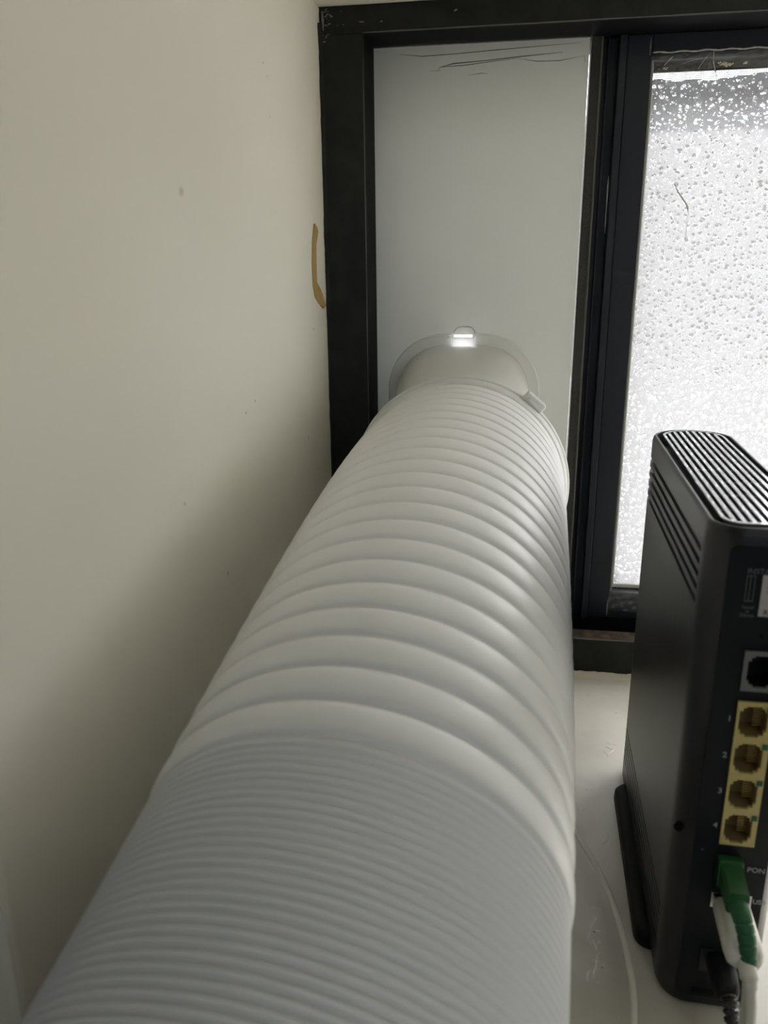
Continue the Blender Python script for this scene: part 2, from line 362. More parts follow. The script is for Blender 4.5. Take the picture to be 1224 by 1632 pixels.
# pale strip painted in place of daylight leaking between the sashes
bm = bmesh.new(); ribbon(bm, [(.2805, .0430, z) for z in (.3350, .3300, .3245, .3200, .3130, .3070, .3000)], .0007, (0, -1, 0), .0001)
wpart('light_leak_strip', bm, mat('light_leak_grey', (.55, .57, .62), .3, .5), 'pale strip painted as a light leak in the stile')
bm = bmesh.new(); ribbon(bm, [(.2999, .0375, z) for z in (.0300, .0340, .0380, .0430)], .0009, (0, -1, 0), .0001)
ribbon(bm, [(.2996, .0375, z) for z in (.4120, .4070, .4020)], .0008, (0, -1, 0), .0001)
wpart('joint_line', bm, mat('grey_mitre_joint', (.20, .20, .18), .5))
pane = wpart('glass_pane', bx(GX0 - .001, GX1 + .001, .0500, .0530, GZ0 - .001, GZ1 + .001), M_glass, 'clear glass pane behind frosted film')
# film with slightly wavy top edge
bm = bmesh.new(); N = 60; fl = []
for side_y in (.0484, .0496):
    row = []
    for i in range(N + 1):
        x = GX0 + .0008 + (.402 - GX0) * i / N
        zt = .3905 - .0010 * math.sin((x - .30) * 42) + (.0016 if x > .352 else 0) + .0006 * math.sin(x * 311)
        row.append((bm.verts.new((x, side_y, GZ0 + .0025)), bm.verts.new((x, side_y, zt))))
    fl.append(row)
for i in range(N):
    a, b = fl
    bm.faces.new((a[i][0], a[i + 1][0], a[i + 1][1], a[i][1])); bm.faces.new((b[i + 1][0], b[i][0], b[i][1], b[i + 1][1]))
    bm.faces.new((a[i][1], a[i + 1][1], b[i + 1][1], b[i][1])); bm.faces.new((b[i][0], b[i + 1][0], a[i + 1][0], a[i][0]))
bm.faces.new((fl[0][0][0], fl[0][0][1], fl[1][0][1], fl[1][0][0])); bm.faces.new((fl[0][N][1], fl[0][N][0], fl[1][N][0], fl[1][N][1]))
wpart('privacy_film', bm, M_film, 'frosted film with a raindrop pattern')
# insect screen beyond the glass
bm = bmesh.new(); x = GX0
while x < GX1:
    box(bm, x, x + .0004, .0700, .0703, .380, GZ1); x += .00105
z = .380
while z < GZ1:
    box(bm, GX0, GX1, .0703, .0706, z, z + .0004); z += .00105
tag(wpart('insect_screen', bm, M_mesh, 'fine insect screen beyond the glass'), kind='stuff')
# dark glazing strip over the pane's top, under the tape
wpart('glazing_gasket', bx(GX0, GX1, .0485, .0499, .3945, GZ1), M_seal, 'dark rubber gasket along the pane top')
# wrinkled clear tape along the top
def tape_sheet(x0, x1, z0, z1, y0, amp, nx=36, nz=10):
    b = bmesh.new(); g = []
    for i in range(nx + 1):
        r = []
        for j in range(nz + 1):
            x = x0 + (x1 - x0) * i / nx; z = z0 + (z1 - z0) * j / nz
            y = y0 - amp * (abs(math.sin(x * 420 + z * 260)) * .5 + abs(math.sin(x * 170 - z * 530 + 1)) * .5) * (1 if 0 < j < nz else .3)
            r.append(b.verts.new((x + random.uniform(-.0002, .0002), y, z + .0006 * math.sin(x * 150 + j))))
        g.append(r)
    for i in range(nx):
        for j in range(nz): b.faces.new((g[i][j], g[i + 1][j], g[i + 1][j + 1], g[i][j + 1]))
    return b
wpart('adhesive_tape', tape_sheet(.3005, .3350, .3885, .4030, .0370, .0014), M_tape, 'short wrinkled piece of clear tape')
wpart('adhesive_tape', tape_sheet(.3340, GX1, .3930, .4030, .0366, .0006, 200), M_tape, 'clear tape along the top rail')
wpart('adhesive_tape', tape_sheet(.3000, .3400, .0340, .0500, .0366, .0010), M_tape, 'peeling clear tape on the bottom rail')
bm = bmesh.new()
ribbon(bm, [(.3010 + .002 * i, .0360, .4032 + .0003 * math.sin(i * .9)) for i in range(268)], .0009, (0, -1, 0), .0001)
ribbon(bm, [(.3362, .0358, .4028), (.3368, .0358, .3960), (.3386, .0358, .3905), (.3430, .0440, .3850)], .0006, (0, -1, 0), .0003)
ribbon(bm, [(.3180, .0352, .3960), (.3240, .0352, .3978), (.3300, .0352, .3990)], .0004, (0, -1, 0), .0001)
ribbon(bm, [(.3280, .0352, .3930), (.3310, .0352, .3975), (.3335, .0352, .4005)], .0004, (0, -1, 0), .0001)
ribbon(bm, [(.3082, .0352, .3958), (.3112, .0352, .3990), (.3128, .0352, .4003)], .0009, (0, -1, 0), .0001)
wpart('tape_crease', bm, mat('grey_tape_crease', (.42, .41, .39), .4))
bm = bmesh.new()
def crumbs(cx, cz, w, h, k, s):
    for _ in range(k):
        c = Vector((cx + random.gauss(0, w), .0480, cz + random.gauss(0, h)))
        r = bmesh.ops.create_icosphere(bm, subdivisions=1, radius=s * random.uniform(.5, 1.2))
        sx = random.uniform(.6, 1.8)
        for v in r['verts']: v.co = Vector((v.co.x * sx, v.co.y * .5, v.co.z)) + c
crumbs(.3105, .3965, .0012, .0004, 10, .00045); crumbs(.3470, .3975, .0020, .0006, 40, .0005); crumbs(.3575, .3978, .0006, .0003, 6, .0005); crumbs(.3745, .3985, .001, .0004, 12, .0005)
wpart('crumbs', bm, M_crumb, 'yellowish crumbs stuck under the tape')
# brown crease in the film and grime along its edges
bm = bmesh.new()
ribbon(bm, [(.3226, .0484, .3300), (.3240, .0484, .3270), (.3262, .0484, .3235), (.3290, .0484, .3200), (.3310, .0484, .3175), (.3322, .0484, .3150), (.3326, .0484, .3125)], .0008, (0, -1, 0), .0001)
ribbon(bm, [(.3326, .0484, .3125), (.3324, .0484, .3060), (.3326, .0484, .2960), (.3325, .0484, .2850)], .0003, (0, -1, 0), .0001)
for i in range(10):
    ribbon(bm, [(GX0 + .0010 + random.uniform(0, .002), .0484, GZ0 + .003 + i * .0009), (GX0 + .003 + random.uniform(0, .004), .0484, GZ0 + .0032 + i * .0008)], .0006, (0, -1, 0), .0001)
tag(wpart('grime', bm, M_grime, 'brown crease and dirt on the film'), kind='stuff')
wpart('film_edge', bx(GX0 + .0003, GX1, .0470, .0484, GZ0, GZ0 + .0030, bev=.0006), mat('cream_sealant', (.72, .69, .62), .6, bump=(300, .5, .001)), 'cream sealant bead under the film')
wpart('film_edge', bx(GX0 + .0003, GX0 + .0022, .0468, .0484, GZ0, .385, bev=.0006), mat('whitish_sealant', (.70, .69, .66), .5, bump=(200, .5, .001)), 'whitish sealant beside the film')

# ragged filler between wall, sill and frame
def ragged(along, n, base, amp, thick, rnd):
    r = random.Random(rnd); b = bmesh.new(); prev = None; w = base
    for i in range(n + 1):
        t = i / n; w = max(.0002, w + r.uniform(-amp, amp) - (w - base) * .25)
        cur = [b.verts.new(p) for p in along(t, w, thick)]
        if prev:
            for k in range(len(cur) - 1): b.faces.new((prev[k], prev[k + 1], cur[k + 1], cur[k]))
        prev = cur
    return b
bm = ragged(lambda t, w, h: [(WX, -h, t * .428), (WX + w * .6, -h * .7, t * .428), (WX + w, 0.0005, t * .428)], 140, .0007, .0004, .0008, 3)
wpart('filler_bead', bm, M_wall, 'ragged cream filler along the wall')
bm = ragged(lambda t, w, h: [(WX, -.0012 - w, t * .42), (WX + .0012, -.0012, t * .42), (WX + .0028, .0004, t * .42)], 160, .0006, .0007, .0004, 8)
wpart('paint_smear', bm, M_frame)
bm = ragged(lambda t, w, h: [(WX + t * .8, -.0055 - w, 0), (WX + t * .8, -.0050, .0014), (WX + t * .8, -.0015, .0026 + w * .5), (WX + t * .8, .0002, .0020 + w)], 260, .0006, .0005, .001, 5)
wpart('filler_bead', bm, mat('cream_filler', (.60, .56, .47), .7, bump=(300, .5, .001), var=(120, (.30, .25, .18), .55, .7)), 'chipped cream filler along the sill')
bm = bmesh.new()
for i in range(30):
    if i < 16: c = (WX + .002 + random.expovariate(1 / .02), .4262 - random.random() * .009)
    else: c = (WX + .0015 + random.random() * .0035, .4270 - random.random() * .018)
    a = random.uniform(-.4, .9); l = random.uniform(.0008, .0036) * (1.4 if c[0] > .12 else .7)
    ribbon(bm, [(c[0], 0, c[1]), (c[0] + l * .5 * math.cos(a), 0, c[1] + l * .5 * math.sin(a)), (c[0] + l * math.cos(a), 0, c[1] + l * math.sin(a) * .6)], random.uniform(.0003, .0008), (0, -1, 0), .0001)
ribbon(bm, [(.1046, 0, .4262), (.1048, 0, .4215), (.1050, 0, .4160)], .0013, (0, -1, 0), .0001)
tag(wpart('paint_flecks', bm, mat('pale_paint_fleck', (.20, .20, .18), .6), 'chipped pale paint flecks on the frame corner'), kind='stuff')
# thin worn edge lines on the frame boards
bm = bmesh.new()
ribbon(bm, [(.129 + i * .02, 0, .4140 + .00008 * math.sin(i * 2.1)) for i in range(39)], .00045, (0, -1, 0), .0001)
ribbon(bm, [(.130 + i * .02, .0002, .02785) for i in range(38)], .0009, (0, -1, 0), .0003)
ribbon(bm, [(.1288, 0, .02 + i * .02) for i in range(20)], .0003, (0, -1, 0), .0001)
wpart('worn_edge', bm, mat('worn_metal_edge', (.13, .13, .12), .45))

# ------------------------------------------------------------------ vent board with duct outlet
vb = empty('vent_board', (.196, .037, .0285)); tag(vb, 'pale grey plastic window vent board filling the narrow left window opening', 'panel')
def vp(name, bm, m, label=None, parent=vb, **k):
    bmesh.ops.translate(bm, verts=bm.verts, vec=-Vector(vb.location))
    o = obj(name, bm, m, parent, **k)
    if label: o['label'] = label
    return o
PX0, PX1, PZ0, PZ1, PY = .1290, .2636, .0285, .4135, .0370
hx0, hx1, hz0, hz1 = .1825, .1972, .2265, .2350
bm = bmesh.new()
gx = [PX0, hx0, hx1, PX1]; gz = [PZ0, hz0, hz1, PZ1]
gv = {(i, j, k): bm.verts.new((gx[i], PY + .0025 * k, gz[j])) for i in range(4) for j in range(4) for k in (0, 1)}
for i in range(3):
    for j in range(3):
        if (i, j) == (1, 1): continue
        bm.faces.new((gv[i, j, 0], gv[i + 1, j, 0], gv[i + 1, j + 1, 0], gv[i, j + 1, 0]))
        bm.faces.new((gv[i, j + 1, 1], gv[i + 1, j + 1, 1], gv[i + 1, j, 1], gv[i, j, 1]))
for i in range(3):
    bm.faces.new((gv[i, 0, 0], gv[i, 0, 1], gv[i + 1, 0, 1], gv[i + 1, 0, 0])); bm.faces.new((gv[i + 1, 3, 0], gv[i + 1, 3, 1], gv[i, 3, 1], gv[i, 3, 0]))
    bm.faces.new((gv[0, i + 1, 0], gv[0, i + 1, 1], gv[0, i, 1], gv[0, i, 0])); bm.faces.new((gv[3, i, 0], gv[3, i, 1], gv[3, i + 1, 1], gv[3, i + 1, 0]))
for a, b in (((1, 1), (2, 1)), ((2, 1), (2, 2)), ((2, 2), (1, 2)), ((1, 2), (1, 1))):
    bm.faces.new((gv[*a, 0], gv[*b, 0], gv[*b, 1], gv[*a, 1]))
vp('board', bm, M_panel)
bm = bmesh.new()
for P, w in (([(.146, .4095), (.160, .4078), (.180, .4082), (.205, .4092), (.225, .4098), (.258, .4110)], .0004),
          ([(.171, .4010), (.180, .4028), (.200, .4036), (.220, .4048), (.248, .4062)], .0005), ([(.170, .3995), (.172, .4012), (.188, .4016), (.205, .4030), (.220, .4040)], .0004),
          ([(.220, .4040), (.232, .4018), (.246, .4016), (.260, .4036)], .0003), ([(.166, .3992), (.172, .3992)], .0004), ([(.190, .3958), (.198, .3966), (.202, .3962)], .0003), ([(.2606, .4040), (.2612, .4000)], .0005)):
    ribbon(bm, [(x, PY, z) for x, z in P], w, (0, -1, 0), .00006)
tag(vp('scratch_lines', bm, M_line, 'thin dark scratches near the board top'), kind='stuff')
# flange ring
def ring_loops(x0, x1, z0, z1, r, y, n=14):
    P = [(x, y, z) for x, z in rrect(x0, x1, z0, z1, r, n)]; out = []
    for i, p in enumerate(P):
        q = P[(i + 1) % len(P)]; out.append(p)
        if p[2] > .2 and p[0] > .195 and q[0] < .185: out += [(x, y, p[2]) for x in (.1972, .1925, .1875, .1825)]
    return out
FX0, FX1, FZ0, FZ1 = .1368, .2432, .0690, .2356
def ins(d, y, r): return ring_loops(FX0 + d, FX1 - d, FZ0 + d, FZ1 - d, r - d, y)
bm = bmesh.new(); loft(bm, [ins(0, PY, .040), ins(.0003, PY - .0012, .040), ins(.0010, PY - .0018, .040), ins(.0070, PY - .0018, .040), ins(.0076, PY - .0022, .040)])
bmesh.ops.delete(bm, geom=[f for f in bm.faces if f.calc_center_median().z > .2 and abs(f.calc_center_median().x - .1899) < .0072], context='FACES')
vp('flange', bm, M_flange, smooth=True, angle=35)
# collar lofted from the oval to the round hose end
HC = Vector((.1947, -.0516, .1523))
def lerp_loop(t, y, dr=0):
    A = ins(.0078, 0, .040); c0 = Vector(((FX0 + FX1) / 2, 0, (FZ0 + FZ1) / 2)); out = []
    e = t * t * (3 - 2 * t)
    for i, p in enumerate(A):
        d = Vector((p[0], 0, p[2])) - c0; a = math.atan2(d.z, d.x)
        q = Vector((HC.x + (.0612 + dr) * math.cos(a), 0, HC.z + (.0612 + dr) * math.sin(a)))
        v = Vector((p[0], 0, p[2])).lerp(q, e); out.append((v.x, y, v.z))
    return out
bm = bmesh.new(); loft(bm, [lerp_loop(k / 14, PY - .0018 - (PY - .0018 + .0484) * (k / 14)) for k in range(15)])
vp('outlet_collar', bm, M_collar, 'pale grey collar tapering from oval to round', smooth=True)
bm = bx(.1720, .2060, -.0410, -.0370, .2080, .2152, bev=.0006); vp('collar_plate', bm, M_collar, 'small raised rectangle on the collar')
# latch: back-lit white clip
bm = bx(.1822, .1976, .0292, .0306, .2278, .2338, bev=.0003)
box(bm, .1822, .1834, .0292, .0306, .2335, .2366, bev=.0003); box(bm, .1964, .1976, .0292, .0306, .2335, .2358, bev=.0003)
box(bm, .1790, .1826, .0296, .0310, .2338, .2352, bev=.0003); box(bm, .1972, .1998, .0296, .0310, .2340, .2354, bev=.0003)
box(bm, .1786, .1800, .0296, .0310, .2330, .2352, bev=.0003)
vp('latch', bm, M_latch, 'bright back-lit white plastic latch')
bm = bmesh.new()
arch = [(.1828, .2340), (.1832, .2374), (.1852, .2396), (.1880, .2404), (.1930, .2404), (.1956, .2396), (.1972, .2374), (.1974, .2340)]
ribbon(bm, [(x, PY, z) for x, z in arch], .0006, (0, -1, 0), .0003)
vp('latch_arch', bm, mat('grey_moulded_edge', (.28, .285, .27), .5))
bm = bmesh.new(); ribbon(bm, [(.1600, .0352, .2262), (.1660, .0352, .2270), (.1712, .0352, .2278), (.1748, .0352, .2282)], .0007, (0, -1, 0), .0004)  # white ribbons painted in for light leaking through a gap at the flange
ribbon(bm, [(.1748, .0352, .2278), (.1746, .0352, .2300), (.1745, .0352, .2312)], .0007, (0, -1, 0), .0004)
vp('flange_light_leak', bm, mat('light_leak_white', (.95, .95, .94), .3, .6), 'bright white lines painted as light leaking at the flange')

# ------------------------------------------------------------------ exhaust hose
B = [Vector(p) for p in ((.1947, -.0516, .1523), (.1884, -.2653, .1540), (.1918, -.4221, .0792), (.1541, -.6171, .0569))]
def bez(t): return (1 - t) ** 3 * B[0] + 3 * (1 - t) ** 2 * t * B[1] + 3 * (1 - t) * t * t * B[2] + t ** 3 * B[3]
path = [bez(i / 600) for i in range(601)]
tail = catmull([B[3], (.148, -.655, .045), (.142, -.725, -.01), (.138, -.765, -.12), (.136, -.775, -.40), (.136, -.775, -.895)], 60)
path += tail[1:]
cum = [0.0]
for a, b in zip(path, path[1:]): cum.append(cum[-1] + (b - a).length)
TOT = cum[-1]
import bisect
def at(s):
    s = min(max(s, 0), TOT); i = min(max(bisect.bisect_right(cum, s) - 1, 0), len(path) - 2)
    f = (s - cum[i]) / (cum[i + 1] - cum[i]); p = path[i].lerp(path[i + 1], f)
    j = max(i - 4, 0); k = min(i + 5, len(path) - 1)
    return p, (path[k] - path[j]).normalized()
def tube(bm, ss, rs, n):
    loops = []
    for s, r in zip(ss, rs):
        p, t = at(s); a = t.cross(Vector((0, 0, 1)))
        if a.length < .2: a = Vector((-1, 0, 0))
        a = (a - t * a.dot(t)).normalized()
        if a.x > 0: a = -a
        b = a.cross(t)
        if tube.prev is not None and b.dot(tube.prev) < 0: b = -b
        tube.prev = b
        loops.append([p + a * (r * math.cos(2 * math.pi * k / n)) + b * (r * math.sin(2 * math.pi * k / n)) for k in range(n)])
    loft(bm, loops)
tube.prev = None
hose = empty('exhaust_hose', HC); tag(hose, 'large ribbed white exhaust hose running from the window down across the sill', 'hose')
def hp(name, bm, m, label=None, parent=hose, **k):
    bmesh.ops.translate(bm, verts=bm.verts, vec=-HC)
    o = obj(name, bm, m, parent, **k)
    if label: o['label'] = label
    return o
RH = .0632
# stretched part: wide bands with a step to each narrow groove
pitch = .01325; S0 = .0112; S1 = S0 + pitch * 22
prof = [(0, -.0018), (.03, -.0014), (.08, -.0007), (.15, -.0001), (.25, .0002), (.42, .0003), (.60, .0002), (.72, -.0001), (.80, -.0004), (.85, -.0008), (.89, -.0017), (.92, -.0022), (.965, -.0022)]
ss, rs = [], []
k = 0
for c in range(22):
    s0 = S0 + c * pitch
    amp = .55 + .45 * min(1, c / 9)       # grooves are shallower near the window
    for u, d in prof:
        ss.append(s0 + u * pitch); dd = d * (.3 + .7 * min(1, c / 14)) if .6 < u < .87 else d
        rs.append(RH + dd)
ss.append(S1); rs.append(RH - .0024)
bm = bmesh.new(); tube(bm, ss, rs, 144)
hp('stretched_section', bm, M_hose, 'stretched part with wide smooth bands', smooth=True)
# compressed part: fine ribs
ss, rs = [], []; s = S1; pc = .00262
while s < .60:
    for u in range(8):
        w = math.cos(2 * math.pi * (u / 8)); ss.append(s + pc * u / 8)
        rs.append(RH - .0016 + .00090 * (-w) - (.0002 if u == 0 else 0))
    s += pc
bm = bmesh.new(); tube(bm, ss, rs, 144)
hp('compressed_section', bm, M_hose, 'compressed part with fine close ribs', smooth=True)
ss, rs = [], []; pc = .006
while s < TOT:
    for u in range(5):
        ss.append(s + pc * u / 5); rs.append(RH - .0016 - .0005 * math.cos(2 * math.pi * u / 5))
    s += pc
bm = bmesh.new(); tube(bm, ss, rs, 72)
hp('compressed_section', bm, M_hose, 'lower length of fine ribs hanging to the floor', smooth=True)
# end collar
prof2 = [(-.0030, .0620), (-.0030, .0652), (-.0022, .0662), (.0012, .0664), (.0022, .0656), (.0026, .0645), (.0034, .0645), (.0040, .0652), (.0066, .0652), (.0076, .0646), (.0096, .0644), (.0106, .0634), (.0114, .0615)]
bm = bmesh.new()
tube.prev = None
loops = []
p0, t0 = at(0.002)
a0 = t0.cross(Vector((0, 0, 1))).normalized(); b0 = a0.cross(t0)
for s_, r_ in prof2:
    p_ = HC + t0 * s_
    loops.append([p_ + a0 * (r_ * math.cos(2 * math.pi * q / 144)) + b0 * (r_ * math.sin(2 * math.pi * q / 144)) for q in range(144)])
loft(bm, loops)
collar = hp('end_collar', bm, M_rim, 'smooth white screw collar at the window end', smooth=True, angle=50)
# release tab on the collar's upper right
bm = bx(-.0070, .0070, -.0075, .0015, -.0010, .0050, bev=.0016, seg=3)
box(bm, -.0042, .0042, -.0082, -.0070, .0005, .0032, bev=.0004)
ang = math.radians(50)
Rm = Matrix.Rotation(-(math.pi / 2 - ang) * -1, 4, 'Y') if False else Matrix.Rotation(math.pi / 2 - ang, 4, 'Y')
bmesh.ops.transform(bm, matrix=Matrix.Translation(HC + Vector((.0655 * math.cos(ang), .0012, .0655 * math.sin(ang)))) @ Rm, verts=bm.verts)
hp('release_tab', bm, M_rim, parent=collar, smooth=True, angle=40)

# ------------------------------------------------------------------ brown tape on the wall
bm = bmesh.new()
L_ = [(-.0290, .3062), (-.0345, .2960), (-.0370, .2830), (-.0366, .2700), (-.0325, .2632), (-.0235, .2590), (-.0130, .2555)]
R_ = [(-.0212, .3020), (-.0250, .2940), (-.0262, .2830), (-.0262, .2720), (-.0205, .2682), (-.0130, .2650), (-.0078, .2572)]
prev = None
for i, (l, r) in enumerate(zip(L_, R_)):
    lift = .0003 + (.0006 if i in (0, 6) else 0) + (.0005 if i == 4 else 0)
    cur = [bm.verts.new((WX + .0001, l[0], l[1])), bm.verts.new((WX + lift + .0001, l[0], l[1])), bm.verts.new((WX + lift + .0004, (l[0] + r[0]) / 2, (l[1] + r[1]) / 2)), bm.verts.new((WX + lift + .0001, r[0], r[1])), bm.verts.new((WX + .0001, r[0], r[1]))]
    if prev:
        for k in range(4): bm.faces.new((prev[k], prev[k + 1], cur[k + 1], cur[k]))
    prev = cur
tag(obj('tape_strip', bm, M_tan), 'curled brown tape strip stuck on the cream wall beside the black frame', 'tape')

# ------------------------------------------------------------------ router (local x across its back, y along its depth, z up)
RP = Vector((.2932, -.2571, 0)); RROT = -.0174
rt = empty('router', RP, RROT); tag(rt, 'upright black internet router with slotted top standing on the sill', 'router')
W_, U0, U1, RHt = .0385, -.0120, .1520, .2000
def rp(name, bm, m, label=None, parent=rt, **k):
    o = obj(name, bm, m, parent, **k)
    if label: o['label'] = label
    return o
def outline(ins_=0.0, n=10):
    base = rrect(ins_, W_ - ins_, U0 + ins_, U1 - ins_, max(.0115 - ins_, .001), n, max(.0180 - ins_, .001))
    # add points at u = 0 on both long sides so the side slits can end there
    out = []
    for i, p in enumerate(base):
        q = base[(i + 1) % len(base)]; out.append(p)
        if abs(p[0] - q[0]) < 1e-6 and abs(p[1] - q[1]) > .05:
            for u in ((.0018, .0022) if q[1] > p[1] else (.0022, .0018)): out.append((p[0], u))
    return out
OUT = outline()
cx_, cy_ = W_ / 2, .07
def ring_at(z, d=0.0, slit=0.0):
    O = outline(d); res = []
    I = outline(d + slit) if slit else None
    for i, p in enumerate(O):
        res.append((*(I[i] if slit and p[1] > .0020 else p), z))
    return res
rings = [ring_at(.0006, .0020), ring_at(.0006, .0012), ring_at(.0030, .0006), ring_at(.0034, 0)]
zs = []
for i in range(5): zs.append((.0338 - (4 - i) * .0043, .0013))
for i in range(5): zs.append((.1683 + i * .00485, .0023))
for z, h in zs:
    rings += [ring_at(z - h / 2), ring_at(z - h / 2 + .0001, 0, .0016), ring_at(z + h / 2 - .0001, 0, .0016), ring_at(z + h / 2)]
rings += [ring_at(.1972, 0), ring_at(.1990, .0004), ring_at(.1999, .0010), ring_at(RHt, .0016), ring_at(.1998, .0020), ring_at(.1960, .0022), ring_at(.1940, .0024)]
bm = bmesh.new(); loft(bm, rings, True, True)
bm.faces.ensure_lookup_table()
open_ = [f for f in bm.faces if f.calc_center_median().y < U0 + .0002 and .06 < f.calc_center_median().z < .14 and abs(f.calc_center_median().x - W_ / 2) < .006]
bmesh.ops.delete(bm, geom=open_, context='FACES')
casing = rp('casing', bm, M_case, smooth=True, angle=30)
# black back plate set into the cable end
bm = bx(.0062, W_ - .0058, U0 - .0004, U0 + .002, .006, .194, bev=.0003); back = rp('back_plate', bm, M_matte, 'matte black panel carrying the sockets')
# dark slit linings
for z, h in zs:
    pass
# slotted top insert
grille = rp('top_grille', (lambda b: (loft(b, [ring_at(.1945, .0046), ring_at(.2002, .0046), ring_at(.2004, .0049), ring_at(.2004, .0060), ring_at(.1945, .0062)]), b)[1])(bmesh.new()), M_bar, 'glossy slotted top insert', smooth=True, angle=30)
gx0, gx1 = .0060, W_ - .0060
nb = 8; wslot = (gx1 - gx0) / (nb * 2 + 1)
def chord(v, d=.0058):
    # u extent of the inset outline at across position v
    r, rf = .0115 - d, .0180 - d; lo = U0 + d; hi = U1 - d
    e = min(v - d, W_ - d - v)
    if e < r: lo += r - math.sqrt(max(r * r - (r - e) ** 2, 0))
    if e < rf: hi -= rf - math.sqrt(max(rf * rf - (rf - e) ** 2, 0))
    return lo, hi
for i in range(nb):
    v0 = gx0 + wslot * (2 * i + 1); v1 = v0 + wslot
    lo, hi = chord(v0 if i < nb / 2 else v1)
    bar = rp('grille_bar', bx(v0, v1, lo, hi, .1950, .2003, bev=.0003), M_bar, parent=grille)
bm = bmesh.new(); 
for kk in range(7):
    u = .012 + kk * .0195
    for i in range(nb + 1):
        v0 = gx0 + wslot * 2 * i; box(bm, v0, v0 + wslot, u, u + .0014, .1950, .1988)
rp('cross_ribs', bm, M_case, parent=grille)
# foot
bm = bmesh.new(); 
def foot_ring(z, d): return [(x, y, z) for x, y in rrect(-.0062 + d, W_ + .0062 - d, .0130 + d, .1220 - d, .007 - d, 8)]
loft(bm, [foot_ring(.0002, .0004), foot_ring(.0010, 0), foot_ring(.0055, .0003), foot_ring(.0075, .0020), foot_ring(.0080, .0040)], True, True)
rp('foot', bm, M_foot, 'dark wider stand under the casing', smooth=True, angle=35)

def curve_plate(name, outer, holes, y, depth, m, parent, label=None):
    cu = bpy.data.curves.new(name, 'CURVE'); cu.dimensions = '2D'; cu.fill_mode = 'BOTH'; cu.extrude = depth / 2
    for P in [outer] + holes:
        s = cu.splines.new('POLY'); s.points.add(len(P) - 1); s.use_cyclic_u = True
        for q, p in zip(s.points, P): q.co = (p[0], p[1], 0, 1)
    t = bpy.data.objects.new('t', cu); COL.objects.link(t)
    me = bpy.data.meshes.new_from_object(t.evaluated_get(bpy.context.evaluated_depsgraph_get()))
    bpy.data.objects.remove(t); me.transform(Matrix.Translation((0, y, 0)) @ Matrix.Rotation(math.pi / 2, 4, 'X'))
    me.name = name; o = link(name, me, m, parent)
    if label: o['label'] = label
    return o
def jack(cx, cz, hw, hh):
    s = [(.55, 1), (.55, .88), (.78, .88), (.78, .66), (1, .66), (1, -.58), (.82, -.58), (.82, -.84), (.5, -.84), (.5, -1)]
    P = [(cx + a * hw, cz + b * hh) for a, b in s]; return P + [(2 * cx - x, z) for x, z in reversed(P)]
YB = U0 - .0004
GV0, GV1 = .0148, .0268
zports = [.1303 - .00147 * 0 - i * .01475 for i in range(4)]
for i, zc in enumerate(zports):
    top, bot = zc + .0074, zc - .00735
    outer = [(GV0, bot), (GV1, bot), (GV1, top), (GV0, top)]
    hole = jack((GV0 + GV1) / 2 - .0004, zc - .0002, .0047, .0060)
    port = curve_plate('ethernet_port', outer, [hole], YB - .0003, .0012, M_yel, rt, 'yellow network socket')
    c = (GV0 + GV1) / 2 - .0004
    bm = bmesh.new()   # cavity shell, open to the cables' side
    loft(bm, [[(c - .0052, YB + .0002, zc - .0064), (c + .0052, YB + .0002, zc - .0064), (c + .0052, YB + .0002, zc + .0064), (c - .0052, YB + .0002, zc + .0064)][::-1],
              [(c - .0046, YB + .0085, zc - .0056), (c + .0046, YB + .0085, zc - .0056), (c + .0046, YB + .0085, zc + .0056), (c - .0046, YB + .0085, zc + .0056)][::-1]], False, True)
    rp('socket_cavity', bm, M_cav, parent=port)
    bm = bmesh.new()
    for q in range(8): box(bm, c + .0008, c + .0040, YB + .003 + .0001 * q, YB + .0033 + .0001 * q, zc - .0036 + q * .00100, zc - .0036 + q * .00100 + .0004)
    rp('contact_pins', bm, M_pin, parent=port)
    rp('indicator_led', bx(GV1 - .0024, GV1 - .0004, YB - .0012, YB - .0006, zc + .0040, zc + .0062, bev=.0001), M_led, parent=port)
# cut the matte plate open behind the sockets by letting the sockets stand in a recess frame
bpy.data.objects.remove(back)
hp_ = [jack((GV0 + GV1) / 2 - .0004, zc - .0002, .0051, .0063) for zc in zports] + [jack(.0208, .1494, .0050, .0064)]
back = curve_plate('back_plate', [(x, z) for x, z in rrect(.0062, W_ - .0058, .006, .194, .003, 4)], hp_, U0 - .0001, .0006, M_matte, rt, 'matte black panel carrying the sockets')
# telephone socket
ph = curve_plate('phone_port', [(.0148, .1419), (.0268, .1419), (.0268, .1570), (.0148, .1570)], [jack(.0208, .1494, .0046, .0060)], YB - .0003, .0012, M_grey, rt, 'grey telephone socket')
bm = bmesh.new(); loft(bm, [[(.0156, YB + .0002, .1430), (.0260, YB + .0002, .1430), (.0260, YB + .0002, .1558), (.0156, YB + .0002, .1558)][::-1], [(.0162, YB + .0085, .1436), (.0254, YB + .0085, .1436), (.0254, YB + .0085, .1552), (.0162, YB + .0085, .1552)][::-1]], False, True)
rp('socket_cavity', bm, M_matte, parent=ph)

